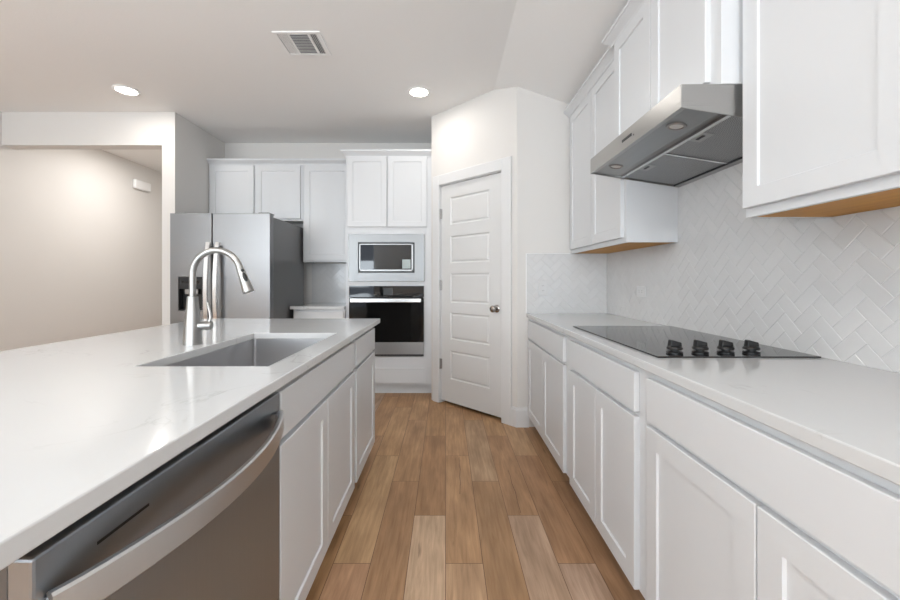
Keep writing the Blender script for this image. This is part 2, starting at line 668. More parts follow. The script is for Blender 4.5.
# rear wall with window openings
mb = MB()
xs = [LEFT, -3.85, -2.15, -0.6, 1.1, XR]
for i in range(5):
    if i % 2 == 0:
        mb.box(xs[i], xs[i + 1], REAR - .1, REAR, 0, ZC)
    else:
        mb.box(xs[i], xs[i + 1], REAR - .1, REAR, 0, 0.3)
        mb.box(xs[i], xs[i + 1], REAR - .1, REAR, 2.5, ZC)
struct(mb.build('wall_rear', M['wall']))

# pantry: front wall, 45 degree wall with the door, side wall
s2 = math.sqrt(0.5)
def diag(t, out):
    """point on the diagonal wall: t along from the pantry corner, out = distance towards the room"""
    return (PX - t * s2 - out * s2, YP + t * s2 - out * s2)
TL = 1.0077                                       # length of the diagonal wall
D0, D1 = 0.149, 0.885                             # door opening
def wallprism(p, z0, name=None):
    mbb = MB()
    b = bmesh.new()
    v0 = [b.verts.new((x, y, z0)) for x, y in p]
    v1 = [b.verts.new((x, y, zceil(x) + .004)) for x, y in p]
    n = len(p)
    b.faces.new(v0)
    b.faces.new(v1)
    for i in range(n):
        b.faces.new((v0[i], v0[(i + 1) % n], v1[(i + 1) % n], v1[i]))
    return mbb._merge(b)
TH = 0.11
mb = wallprism([(PX + 0.006, YP), (XR, YP), (XR, YP + TH), (PX + .045, YP + TH), diag(D0 - .012, -TH), diag(D0 - .012, 0), diag(0.006, 0), (PX - 0.001, YP + 0.001)], 0)
struct(mb.build('wall_pantry', M['wall']))
tk = (PX - 0.412) / s2
mb = wallprism([diag(D0 - .012, 0), diag(tk, 0), diag(D1 + .012, 0), diag(D1 + .012, -TH), diag(D0 - .012, -TH)], 2.095)
struct(mb.build('wall_pantry_header', M['wall']))
mb = wallprism([diag(D1 + .012, 0), diag(TL, 0), (diag(TL, 0)[0], YB), (diag(TL, 0)[0] + TH, YB), (diag(TL, 0)[0] + TH, diag(TL, 0)[1] + .05), diag(D1 + .012, -TH)], 0)
struct(mb.build('wall_pantry_side', M['wall']))

def diagmap(c):                                   # local u along wall (from the hinge side), v up, w out
    x, y = diag(D1 - c[0], c[2])
    return (x, y, c[1])
# door casing and jamb
mb = MB()
CW = 0.10
mb.box(-0.088, -0.004, 0, 2.185, 0, 0.018, 0.003)
mb.box(D1 - D0 + .004, D1 - D0 + CW, 0, 2.185, 0, 0.018, 0.003)
mb.box(-0.004, D1 - D0 + .004, 2.09, 2.185, 0, 0.018, 0.003)
mb.box(-0.012, -0.001, 0, 2.092, -TH, 0.001)
mb.box(D1 - D0 + .001, D1 - D0 + .012, 0, 2.092, -TH, 0.001)
mb.box(-0.012, D1 - D0 + .012, 2.084, 2.094, -TH, 0.001)
mb.xform(diagmap)
struct(mb.build('trim_1', M['trim'], recalc=True))
# five panel door
DW_ = D1 - D0
zs = [(1.701, 1.959), (1.339, 1.594), (0.968, 1.243), (0.619, 0.874), (0.245, 0.516)]
b = panel_mesh(0.003, DW_ - .003, 0.028, 2.081, 0.034, [(0.124, 0.595, a, z) for a, z in zs], 0.009, 0.010, (0.006, 0.012, 0.006))
mb = MB()
mb.bm.free()
mb.bm = b
mb.xform(lambda c: diagmap((c[0], c[1], c[2] - 0.046)))
door = struct(mb.build('door_1', M['door'], recalc=True))
for z in (1.815, 1.13, 0.375):
    mb = MB()
    mb.box(-0.006, 0.016, z - .048, z + .048, -0.014, -0.003, 0.002)
    mb.lathe([(0.006, z - .05), (0.006, z + .05)], (0.0, 0, -0.006), 'z', 10) if False else None
    mb.tube([(-0.002, z - .05, -.002), (-0.002, z + .05, -.002)], 0.007, 10, up=(0, 0, 1))
    mb.xform(diagmap)
    tag(mb.build('hinge', M['hinge'], door, recalc=True), 'small grey metal hinge')
mb = MB()
kc = diagmap((D1 - 0.2124, 0.938, -0.012))
mb.lathe([(0.033, 0.0), (0.033, 0.004), (0.028, 0.009), (0.013, 0.012), (0.012, 0.030), (0.020, 0.036), (0.028, 0.045), (0.0295, 0.055), (0.026, 0.064), (0.014, 0.069), (0.0, 0.070)], kc, (-s2, -s2, 0), 28)
tag(mb.build('door_knob', M['knob'], door, smooth=40), 'round dark nickel door knob')

# baseboards
mb = MB()
mb.prism([(0, 0), (0.014, 0), (0.014, 0.135), (0.010, 0.145), (0.010, 0.150), (0.004, 0.156), (0, 0.156)], 'x', PX - .012, 0.668)
mb.xform(lambda c: (c[0], YP - c[1], c[2]))
mb2 = MB()
mb2.prism([(0, 0), (0.014, 0), (0.014, 0.135), (0.010, 0.145), (0.010, 0.150), (0.004, 0.156), (0, 0.156)], 'x', 0.0, D0 - CW)
mb2.xform(lambda c: (*diag(c[0], c[1]), c[2]))
me = bpy.data.meshes.new('t'); mb2.bm.to_mesh(me); mb.bm.from_mesh(me)
struct(mb.build('baseboard_pantry', M['trim'], recalc=True))
mb = MB()
mb.prism([(0, 0), (0.014, 0), (0.014, 0.145), (0.004, 0.156), (0, 0.156)], 'y', 3.9, 6.49)
mb.xform(lambda c: (LEFT + c[0], c[1], c[2]))
struct(mb.build('baseboard_left', M['trim'], recalc=True))

# unseen windows behind and left of the camera, added for the fill lights
def window(name, m2w, wd, z0, z1):
    mb = MB()
    t = 0.05
    mb.box(0, wd, z0, z0 + t, 0, .06); mb.box(0, wd, z1 - t, z1, 0, .06)
    mb.box(0, t, z0, z1, 0, .06); mb.box(wd - t, wd, z0, z1, 0, .06)
    mb.box(wd / 2 - .02, wd / 2 + .02, z0, z1, 0.01, .05)
    mb.xform(m2w)
    struct(mb.build(name, M['trim'], recalc=True))
window('window_1', lambda c: (-3.85 + c[0], REAR - .08 + c[2], c[1]), 1.7, 0.3, 2.5)
window('window_2', lambda c: (-0.6 + c[0], REAR - .08 + c[2], c[1]), 1.7, 0.3, 2.5)
window('window_3', lambda c: (LEFT - 0.045 + c[2], -3.5 + c[0], c[1]), 3.0, 0.3, 2.5)

# ------------------------------------------------------------------ cabinets
def carcass(root, x0, x1, y0, y1, z0, z1, front, hollow=True, m=None):
    """cabinet box of panels with a closed front frame; front: '-x', '+x' or '-y'"""
    t = 0.018
    mb = MB()
    mb.box(x0, x1, y0, y0 + t, z0, z1)
    mb.box(x0, x1, y1 - t, y1, z0, z1)
    mb.box(x0, x0 + t, y0 + t, y1 - t, z0, z1)
    mb.box(x1 - t, x1, y0 + t, y1 - t, z0, z1)
    mb.box(x0 + t, x1 - t, y0 + t, y1 - t, z0 + .012, z0 + .03)
    return mb.build('body', m or M['cab'], root)


def base_right(y0, y1, label, splits, drawer):
    r = empty('base_cabinet', ((0.675 + XR) / 2, (y0 + y1) / 2, 0), label, 'cabinet', 'base cabinets along the right wall')
    carcass(r, 0.675, XR - .001, y0, y1, 0.10, 0.884, '-x')
    BX('toe_kick', M['cab'], r, 0.742, 0.757, y0, y1, 0, 0.10)
    slab('-x', 0.675, drawer[0], drawer[1], 0.722, 0.861, r)
    for a, b_ in splits:
        shaker('-x', 0.675, a, b_, 0.104, 0.705, r)
    return r


base_right(2.13, 3.149, 'white shaker base cabinet against the pantry wall, far end of right-hand row', [(2.185, 2.648), (2.653, 3.118)], (2.185, 3.118))
base_right(1.32, 2.129, 'white shaker base cabinet directly below the black cooktop, two doors', [(1.362, 1.714), (1.719, 2.072)], (1.362, 2.072))
base_right(0.33, 1.319, 'white shaker base cabinet nearest the camera on the right, wide drawer above two doors', [(0.372, 0.825), (0.830, 1.281)], (0.372, 1.281))

# right counter
mb = MB()
mb.box(0.6505, XR - .002, 0.30, YP - .001, 0.884, 0.914, 0.003, 2)
tag(mb.build('countertop', M['quartz']), 'long white quartz countertop holding the black cooktop, along the right wall', 'countertop')

# island
def base_island(y0, y1, label, doors, drawer, dn):
    r = empty('base_cabinet', (-0.78, (y0 + y1) / 2, 0), label, 'cabinet', 'island base cabinets')
    carcass(r, -1.07, -0.49, y0, y1, 0.10, 0.884, '+x')
    BX('toe_kick', M['cab'], r, -0.572, -0.557, y0, y1, 0, 0.10)
    slab('+x', -0.49, drawer[0], drawer[1], 0.722, 0.861, r, name=dn)
    for a, b_ in doors:
        shaker('+x', -0.49, a, b_, 0.104, 0.705, r)
    return r


base_island(1.116, 2.062, 'white island sink cabinet with false front and two shaker doors beside the dishwasher', [(1.120, 1.566), (1.571, 2.030)], (1.120, 2.030), 'false_front')
base_island(2.063, 2.613, 'narrow white island cabinet with drawer and one door, at far end of island', [(2.078, 2.611)], (2.078, 2.611), 'drawer')

# unseen panels closing the back and the near end of the island
struct(MB().prism([(-1.09, 2.613), (-1.09, 0.420), (-0.560, 0.420), (-0.560, 0.438), (-1.072, 0.438), (-1.072, 2.613)], 'z', 0, 0.8835).build('island_panel', M['cab']))

# island countertop with sink cutout
SX0, SX1, SY0, SY1 = -0.960, -0.548, 1.210, 1.969
def slab_with_hole(x0, x1, y0, y1, z0, z1, hx0, hx1, hy0, hy1):
    b = bmesh.new()
    X = [x0, hx0, hx1, x1]
    Y = [y0, hy0, hy1, y1]
    V = {(i, j): b.verts.new((X[i], Y[j], z1)) for i in range(4) for j in range(4)}
    fs = []
    for i in range(3):
        for j in range(3):
            if (i, j) != (1, 1):
                fs.append(b.faces.new((V[i, j], V[i + 1, j], V[i + 1, j + 1], V[i, j + 1])))
    ex = bmesh.ops.extrude_face_region(b, geom=fs)
    for g in ex['geom']:
        if isinstance(g, bmesh.types.BMVert):
            g.co.z = z0
    bmesh.ops.recalc_face_normals(b, faces=b.faces[:])
    ed = [e for e in b.edges if len(e.link_faces) == 2 and e.calc_face_angle(0) > 0.5]
    bmesh.ops.bevel(b, geom=ed, offset=0.003, segments=2, affect='EDGES', profile=0.5)
    return MB()._merge(b)
o = slab_with_hole(-1.663, -0.451, 0.22, 2.71, 0.884, 0.914, SX0, SX1, SY0, SY1).build('island_countertop', M['quartz'])
tag(o, 'white quartz island countertop with sink cutout, left foreground', 'countertop')

# undermount sink
def make_sink():
    r = empty('kitchen_sink', ((SX0 + SX1) / 2, (SY0 + SY1) / 2, 0.66), 'rectangular stainless steel undermount sink set in the island countertop', 'sink')
    b = bmesh.new()
    def rect(x0, x1, y0, y1, z, rad, n=5):
        pts = []
        for cx, cy, a0 in ((x1 - rad, y1 - rad, 0), (x0 + rad, y1 - rad, 90), (x0 + rad, y0 + rad, 180), (x1 - rad, y0 + rad, 270)):
            for k in range(n + 1):
                a = math.radians(a0 + 90 * k / n)
                pts.append((cx + rad * math.cos(a), cy + rad * math.sin(a), z))
        return pts
    e = 0.006
    rings = [rect(SX0 - .02, SX1 + .02, SY0 - .02, SY1 + .02, 0.8838, .02),
             rect(SX0 - e, SX1 + e, SY0 - e, SY1 + e, 0.8838, .014),
             rect(SX0 - e, SX1 + e, SY0 - e, SY1 + e, 0.700, .014),
             rect(SX0 + .004, SX1 - .004, SY0 + .004, SY1 - .004, 0.690, .014),
             rect(SX0 + .2, SX1 - .2, SY0 + .36, SY1 - .36, 0.684, .004)]
    R = [[b.verts.new(p) for p in q] for q in rings]
    n = len(R[0])
    for i in range(len(R) - 1):
        for j in range(n):
            b.faces.new((R[i][j], R[i][(j + 1) % n], R[i + 1][(j + 1) % n], R[i + 1][j]))
    b.faces.new(R[-1])
    mb = MB(); mb.bm.free(); mb.bm = b
    mb.build('bowl', M['steel_sink'], r, recalc=False)
    mb = MB()
    mb.lathe([(0.055, 0.0), (0.055, 0.003), (0.045, 0.004), (0.03, 0.001), (0.0, 0.001)], ((SX0 + SX1) / 2, (SY0 + SY1) / 2, 0.6848), 'z')
    mb.build('drain', M['bright'], r, smooth=40)
make_sink()

# faucet
def make_faucet():
    X0, Y0, Z0 = -1.045, 1.62, 0.9142
    r = empty('kitchen_faucet', (X0, Y0, Z0), 'brushed nickel gooseneck pull-down faucet standing behind the island sink', 'faucet')
    mb = MB()
    mb.lathe([(0.0355, 0), (0.0355, 0.004), (0.034, 0.03), (0.0325, 0.06), (0.0290, 0.10), (0.0245, 0.145), (0.0210, 0.185), (0.0200, 0.197), (0.0150, 0.1985), (0.0, 0.1985)], (X0, Y0, Z0), 'z', 36)
    mb.build('base', M['nickel'], r, smooth=40)
    R_ = 0.0995
    zc = 1.203
    pts = [(X0, Y0, 1.105 + k * (zc - 1.105) / 4) for k in range(4)]
    for k in range(0, 33):
        a = math.radians(180 - k * 160 / 32)
        pts.append((X0 + R_ + R_ * math.cos(a), Y0, zc + R_ * math.sin(a)))
    MB().tube(pts, 0.0130, 20).build('spout', M['nickel'], r, smooth=50)
    p = Vector(pts[-1])
    d = Vector((math.sin(math.radians(20)), 0, -math.cos(math.radians(20))))
    mb = MB()
    mb.lathe([(0.0135, -0.002), (0.0145, 0.0), (0.0155, 0.025), (0.0180, 0.06), (0.0225, 0.105), (0.0228, 0.112), (0.020, 0.115), (0.0, 0.115)], p, d, 28)
    hd = mb.build('spray_head', M['nickel'], r, smooth=40)
    side = Vector((0.72, -0.66, 0.2)).normalized()
    mb = MB()
    c1 = p + d * 0.022 + side * 0.0135
    mb.lathe([(0.0065, 0), (0.006, 0.004), (0.0, 0.0045)], c1, side, 16)
    c2 = p + d * 0.052 + side * 0.0155
    bb = bmesh.new()
    bmesh.ops.create_uvsphere(bb, u_segments=16, v_segments=10, radius=1.0)
    q = d.to_track_quat('Z', 'Y')
    for v in bb.verts:
        v.co = c2 + q @ Vector((v.co.x * .0085, v.co.y * .0085, v.co.z * .021))
    mb._merge(bb)
    tag(mb.build('spray_button', M['rubber'], hd, smooth=60), 'black spray buttons')
    mb = MB()
    hz = 0.991
    mb.lathe([(0.0175, 0.015), (0.0175, 0.048), (0.0165, 0.049), (0.0165, 0.051), (0.0185, 0.052), (0.0185, 0.070), (0.016, 0.074), (0.0, 0.075)], (X0, Y0, hz), (1, 0.12, 0), 24)
    mb.build('valve', M['nickel'], r, smooth=40)
    lv = []
    for k in range(13):
        s = k / 12
        lv.append((X0 + 0.064 + 0.012 * math.sin(s * math.pi) * (1 - s) - 0.020 * s, Y0 + .01 + .02 * s, hz + 0.012 + 0.082 * s))
    MB().tube(lv, [0.0055 - 0.002 * k / 12 for k in range(13)], 12, flat=1.5).build('lever', M['bright'], r, smooth=50)
make_faucet()

# dishwasher
def make_dishwasher():
    y0, y1 = 0.4455, 1.1130
    r = empty('dishwasher', (-0.77, (y0 + y1) / 2, 0), 'stainless steel dishwasher with bowed bar handle under the island counter', 'dishwasher')
    BX('tub', M['side'], r, -1.06, -0.502, y0 + .006, y1 - .006, 0.08, 0.868)
    BX('toe_kick', M['black'], r, -0.585, -0.57, y0 + .01, y1 - .01, 0.0, 0.08)
    for yy in (y0 + .06, y1 - .06):
        mb = MB().lathe([(0.02, 0), (0.02, 0.01), (0.008, 0.012), (0.008, 0.082)], (-0.9, yy, 0), 'z', 14)
        mb.build('foot', M['black'], r)
    dr = MB().box(-0.501, -0.470, y0, y1, 0.095, 0.8625, 0.004, 2).build('door', M['steel_dw'], r)
    BX('vent_slot', M['black'], dr, -0.4715, -0.4693, 0.529, 0.621, 0.8225, 0.8268)
    pts = []
    n = 24
    ya, yb = y0 + .012, y1 - .012
    for k in range(n + 1):
        s = k / n
        pts.append((-0.462 + 0.066 * math.sin(s * math.pi) ** 0.85, ya + (yb - ya) * s, 0.792))
    h = MB().ribbon(pts, 0.0235, 0.007, (0, 0, 1), 0.5)
    h.build('handle', M['steel_bar'], r, smooth=35)
    for yy in (ya, yb - .02):
        BX('handle_mount', M['bright'], r, -0.470, -0.458, yy, yy + .02, 0.776, 0.808, 0.002)
make_dishwasher()

# ------------------------------------------------------------------ upper cabinets, right wall
def wall_cab(label, y0, y1, xf, z0, zt, doors, crownpath, filler=None, wood=True, dz0=1.42, dz1=2.4745):
    r = empty('upper_cabinet', ((xf + XR) / 2, (y0 + y1) / 2, z0), label, 'cabinet', 'wall cabinets on the right wall')
    t = 0.018
    xb = xf + 0.022
    mb = MB()
    mb.box(xb, XR - .001, y0, y0 + t, z0, zt)
    mb.box(xb, XR - .001, y1 - t, y1, z0, zt)
    mb.box(xb, xb + t, y0 + t, y1 - t, z0, zt)
    mb.box(XR - .001 - t, XR - .001, y0 + t, y1 - t, z0 + .024, zt)
    mb.box(xb + t, XR - .001 - t, y0 + t, y1 - t, zt - t, zt)
    if filler:
        mb.box(xb, xb + .018, filler[0], filler[1], z0, zt)
    mb.build('body', M['cab'], r)
    if wood:
        tag(BX('underside', M['ply'], r, xb + t, XR - .002, y0 + t, y1 - t, z0 + .0005, z0 + .022), 'bare orange-brown plywood underside')
    for a, b_ in doors:
        shaker('-x', xb, a, b_, dz0, dz1, r)
    if crownpath:
        crown(crownpath, 2.535, r)
    return r


xb = 1.022
wall_cab('white wall cabinet in the corner beside the pantry, left of the range hood', 2.185, 3.149, 0.987, 1.391, 2.485, [(2.215, 2.662), (2.667, 3.122)],
         [(xb - .031, 2.186), (xb - .031, 3.149)])
wall_cab('deeper white two-door wall cabinet mounted directly above the steel range hood', 1.342, 2.184, 0.922, 1.8525, 2.485, [(1.395, 1.768), (1.773, 2.150)],
         [(0.9455, 1.342), (0.928, 1.342), (0.928, 2.184), (0.9455, 2.184)], wood=False, dz0=1.884)
wall_cab('white wall cabinet nearest the camera, upper right corner of the photo', 0.35, 1.333, 1.0, 1.391, 2.485, [(0.38, 0.842), (0.847, 1.3235)],
         [(xb - .018, 0.35), (xb - .018, 1.333)])

# range hood
def make_hood():
    y0, y1 = 1.343, 2.183
    r = empty('range_hood', (1.05, (y0 + y1) / 2, 1.69), 'stainless steel under-cabinet range hood above the cooktop', 'range hood')
    xf, zf, zt = 0.807, 1.771, 1.8515
    sl = (zf - 1.694) / (XR - xf)
    def zu(x):
        return zf - sl * (x - xf)
    mb = MB()
    t = 0.0025
    # shell: top, front, back, two side caps, and a front lip on the underside
    mb.prism([(xf, zf), (xf, zt), (XR - .001, zt), (XR - .001, zu(XR)), (XR - .03, zu(XR - .03)), (XR - .03, zt - .03), (xf + .02, zt - .03), (xf + .02, zf)], 'y', y0 + .006, y1 - .006)
    for a, b_ in ((y0, y0 + .006), (y1 - .006, y1)):
        mb.prism([(xf, zf), (xf, zt), (XR - .001, zt), (XR - .001, zu(XR))], 'y', a, b_, 0.0012)
    mb.build('canopy', M['steel_hood'], r)
    # underside: lamp panel, slanted rail, filters
    xa = xf + .006
    x1, x2, x3 = xf + .135, xf + .165, XR - .035
    mb = MB()
    mb.prism([(xf + .018, zu(xf + .018) + .008), (x1, zu(x1) + .008), (x1, zu(x1) + .011), (xf + .018, zu(xf + .018) + .011)], 'y', y0 + .006, y1 - .006)
    mb.prism([(x1, zu(x1) + .008), (x2 + .001, zu(x2) + .0145), (x2 + .001, zu(x2) + .0175), (x1, zu(x1) + .011)], 'y', y0 + .006, y1 - .006)
    mb.build('lamp_panel', M['steel_h'], r)
    ym = (y0 + y1) / 2
    mb = MB()
    def bar(xa_, xb_, ya_, yb_, d=0.0, th=0.012):
        mb.prism([(xa_, zu(xa_) + d), (xb_, zu(xb_) + d), (xb_, zu(xb_) + d + th), (xa_, zu(xa_) + d + th)], 'y', ya_, yb_)
    bar(x2, x2 + .014, y0 + .006, y1 - .006, .002)
    bar(x2 + .014, x3, ym - .007, ym + .007, .0035)
    mb.build('filter_rail', M['bright'], r)
    mb = MB()
    bar(x3 + .002, XR - .002, y0 + .006, y1 - .006, 0.0)
    mb.build('rear_rail', M['dark'], r)
    for a, b_ in ((y0 + .009, ym - .006), (ym + .006, y1 - .009)):
        mb = MB()
        mb.prism([(x2 + .015, zu(x2 + .015) + .007), (x3, zu(x3) + .007), (x3, zu(x3) + .016), (x2 + .015, zu(x2 + .015) + .016)], 'y', a, b_)
        f = mb.build('grease_filter', M['filter'], r)
        mb = MB()
        yc = (a + b_) / 2
        mb.prism([(x2 + .02, zu(x2 + .02) + .0055), (x2 + .065, zu(x2 + .065) + .0055), (x2 + .065, zu(x2 + .065) + .0075), (x2 + .02, zu(x2 + .02) + .0075)], 'y', yc - .045, yc + .045)
        l = mb.build('latch', M['steel_hood'], f)
        mb = MB()
        mb.prism([(x2 + .034, zu(x2 + .034) + .0035), (x2 + .044, zu(x2 + .044) + .0035), (x2 + .044, zu(x2 + .044) + .006), (x2 + .034, zu(x2 + .034) + .006)], 'y', yc - .022, yc + .022)
        mb.build('latch_slot', M['dark'], f)
    nrm = Vector((-sl, 0, -1)).normalized()
    for yy in (y0 + .155, y1 - .155):
        c = Vector((xf + .075, yy, zu(xf + .075) + .0085))
        ring = MB().lathe([(0.024, -0.001), (0.035, -0.001), (0.036, 0.002), (0.034, 0.0045), (0.027, 0.005), (0.024, 0.002), (0.024, -0.001)], c, nrm, 32, False)
        lr = ring.build('lamp', M['hinge'], r, smooth=40)
        MB().lathe([(0.0236, -0.0012), (0.0236, 0.001), (0.0, 0.0016)], c, nrm, 28).build('lamp_lens', M['lampglass'], lr, smooth=40)
    # control on the front face
    mb = MB()
    yc = 1.745
    mb.box(xf - .0025, xf + .002, yc - .045, yc + .045, 1.806, 1.818, 0.001)
    mb.build('control_switch', M['black'], r)
    mb = MB().lathe([(0.0035, 0), (0.0035, .0015), (0, .0016)], (xf - .0002, 1.68, 1.803), (-1, 0, 0), 12)
    mb.build('indicator_light', M['dark'], r)
    BX('exhaust_collar', M['steel_hood'], r, 0.95, 1.20, ym - .1, ym + .1, zt, zt + .0008)
make_hood()

# cooktop
def make_cooktop():
    x0, x1, y0, y1 = 0.722, 1.279, 1.333, 2.222
    r = empty('cooktop', ((x0 + x1) / 2, (y0 + y1) / 2, 0.9142), 'black glass electric cooktop with four knobs on the right-hand countertop', 'cooktop')
    MB().box(x0, x1, y0, y1, 0.9143, 0.9200, 0.002, 2).build('glass_top', M['cook'], r)
    for k in range(4):
        cx, cy = 0.811 + .0905 * k, 1.388
        mb = MB()
        mb.lathe([(0.0255, 0), (0.0265, 0.001), (0.0265, 0.006), (0.024, 0.008), (0.014, 0.009), (0.014, 0.013), (0.0245, 0.015), (0.0265, 0.018), (0.0255, 0.022), (0.021, 0.026), (0.0, 0.026)], (cx, cy, 0.9200), 'z', 28)
        kb = mb.build('knob', M['black'], r, smooth=40)
        # raised slanted grip
        mb = MB()
        mb.prism([(-0.020, 0.024), (0.021, 0.024), (0.019, 0.040), (-0.013, 0.0485), (-0.017, 0.046)], 'y', -0.0105, 0.0105, 0.0018, 2)
        mb.xform(lambda c: (cx + c[0], cy + c[1], 0.92 + c[2]))
        mb.build('grip', M['black'], kb)
make_cooktop()

# ------------------------------------------------------------------ herringbone tile
def herring(a0, a1, b0, b1, wt=0.0515, n=2, seed=1, origin=(0, 0)):
    """tiles clipped to the rectangle, as a mesh in local (u, v, w)"""
    rng = random.Random(seed)
    out = bmesh.new()
    cl = out.loops.layers.float_color.new('tint')
    c45 = math.sqrt(.5)
    g, th, bv = 0.0011, 0.006, 0.0016
    K = int(max(a1 - a0, b1 - b0) / wt * 1.6) + 8
    def to(p):
        x, y = p[0] * wt, p[1] * wt
        return ((x - y) * c45 + origin[0], (x + y) * c45 + origin[1])
    for i in range(-K, K):
        for j in range(-K, K):
            for kind in (0, 1):
                ox, oy = i + n * j, i - n * j
                rect = (ox, ox + n, oy, oy + 1) if kind == 0 else (ox, ox + 1, oy + 1, oy + 1 + n)
                cx, cy = to(((rect[0] + rect[1]) / 2, (rect[2] + rect[3]) / 2))
                if not (a0 - .1 < cx < a1 + .1 and b0 - .1 < cy < b1 + .1):
                    continue
                b = bmesh.new()
                q = g / wt
                base = [(rect[0] + q, rect[2] + q), (rect[1] - q, rect[2] + q), (rect[1] - q, rect[3] - q), (rect[0] + q, rect[3] - q)]
                q2 = q + bv / wt
                top = [(rect[0] + q2, rect[2] + q2), (rect[1] - q2, rect[2] + q2), (rect[1] - q2, rect[3] - q2), (rect[0] + q2, rect[3] - q2)]
                lo = [b.verts.new((*to(p), 0.0015)) for p in base]
                mi = [b.verts.new((*to(p), th - bv)) for p in base]
                tp = [b.verts.new((*to(p), th + rng.uniform(-.00025, .00025))) for p in top]
                for A, B in ((lo, mi), (mi, tp)):
                    for k in range(4):
                        b.faces.new((A[k], A[(k + 1) % 4], B[(k + 1) % 4], B[k]))
                b.faces.new(tp)
                for co, no in (((a0, 0, 0), (-1, 0, 0)), ((a1, 0, 0), (1, 0, 0)), ((0, b0, 0), (0, -1, 0)), ((0, b1, 0), (0, 1, 0))):
                    bmesh.ops.bisect_plane(b, geom=b.verts[:] + b.edges[:] + b.faces[:], plane_co=co, plane_no=no, clear_outer=True)
                s = rng.uniform(0.635, 0.66)
                col = (s, s, s * 1.0, 1)
                mp = {}
                for f in b.faces:
                    vs = []
                    for v in f.verts:
                        if v not in mp:
                            mp[v] = out.verts.new(v.co)
                        vs.append(mp[v])
                    try:
                        nf = out.faces.new(vs)
                    except ValueError:
                        continue
                    for l in nf.loops:
                        l[cl] = col
                b.free()
    # grout bed
    vs = [out.verts.new(p) for p in ((a0, b0, .0048), (a1, b0, .0048), (a1, b1, .0048), (a0, b1, .0048))]
    ed = [out.verts.new(p) for p in ((a0, b0, .0005), (a1, b0, .0005), (a1, b1, .0005), (a0, b1, .0005))]
    fs = [out.faces.new(vs)] + [out.faces.new((vs[k], vs[(k + 1) % 4], ed[(k + 1) % 4], ed[k])) for k in range(4)]
    for f in fs:
        for l in f.loops:
            l[cl] = (0.625, 0.625, 0.625, 1)
    return out


def tiled(name, bms, maps, label):
    mb = MB()
    for b, fn in zip(bms, maps):
        for v in b.verts:
            v.co = Vector(fn(v.co))
        me = bpy.data.meshes.new('t')
        b.to_mesh(me)
        b.free()
        mb.bm.from_mesh(me)
        bpy.data.meshes.remove(me)
    o = mb.build(name, M['tile'])
    return tag(o, label, 'backsplash')


def fix_normals(o, direction):
    pass


tiled('tile_backsplash', [herring(0.30, 3.144, 0.9145, 1.390, seed=2), herring(1.34, 2.184, 1.390, 1.693, seed=3)],
      [lambda c: (XR - c[2], c[0], c[1])] * 2, 'white herringbone tile backsplash on the right wall behind the cooktop')
tiled('tile_backsplash', [herring(0.652, XR - .007, 0.9145, 1.390, seed=4)], [lambda c: (c[0], YP - c[2], c[1])],
      'white herringbone tile backsplash on the short pantry wall beside the door')
tiled('tile_backsplash', [herring(-1.57, -1.026, 0.9145, 1.374, seed=5)], [lambda c: (c[0], YB - c[2], c[1])],
      'small white herringbone tile backsplash between refrigerator and wall oven')
mb = MB().box(0.644, 0.652, YP - .009, YP - .0005, 0.9145, 1.394, .001)
mb.box(0.652, XR - .3, YP - .009, YP - .0005, 1.3902, 1.3945, .001)
tag(mb.build('tile_edge_trim', M['plastic']), 'thin white edge strip around the tiles on the pantry wall', 'tile trim')

# outlets
def outlet(name, fn, wd, ht, label, horiz):
    mb = MB().box(-wd / 2, wd / 2, -ht / 2, ht / 2, 0, 0.006, 0.0025, 2)
    mb.xform(fn)
    c = fn((0, 0, 0))
    r = empty(name, c, label, 'outlet', None)
    mb.build('cover_plate', M['outlet'], r, recalc=True)
    mb = MB()
    if horiz:
        mb.box(-.034, .034, -.017, .017, .006, .0085, .001)
    else:
        mb.box(-.017, .017, -.034, .034, .006, .0085, .001)
    mb.xform(fn)
    s = mb.build('socket', M['outlet'], r, recalc=True)
    for k in (-.019, .019):
        for q in (-.006, .006):
            mb = MB()
            if horiz:
                mb.box(k - .004, k + .004, q - .001, q + .001, .0084, .0088)
            else:
                mb.box(q - .001, q + .001, k - .004, k + .004, .0084, .0088)
            mb.xform(fn)
            mb.build('slot', M['dark'], s, recalc=True)
outlet('power_outlet', lambda c: (0.780 + c[0], YP - .0064 - c[2], 1.115 + c[1]), 0.072, 0.118, 'white upright outlet on the tiled pantry wall beside the door', False)
outlet('power_outlet', lambda c: (XR - .0064 - c[2], 2.585 + c[0], 1.105 + c[1]), 0.118, 0.072, 'white sideways outlet on the right wall tiles beyond the cooktop', True)

# ------------------------------------------------------------------ back wall
def px(x, Y):
    return (x - 445.5) * Y / F
def pz(y, Y):
    return H + (280 - y) * Y / F

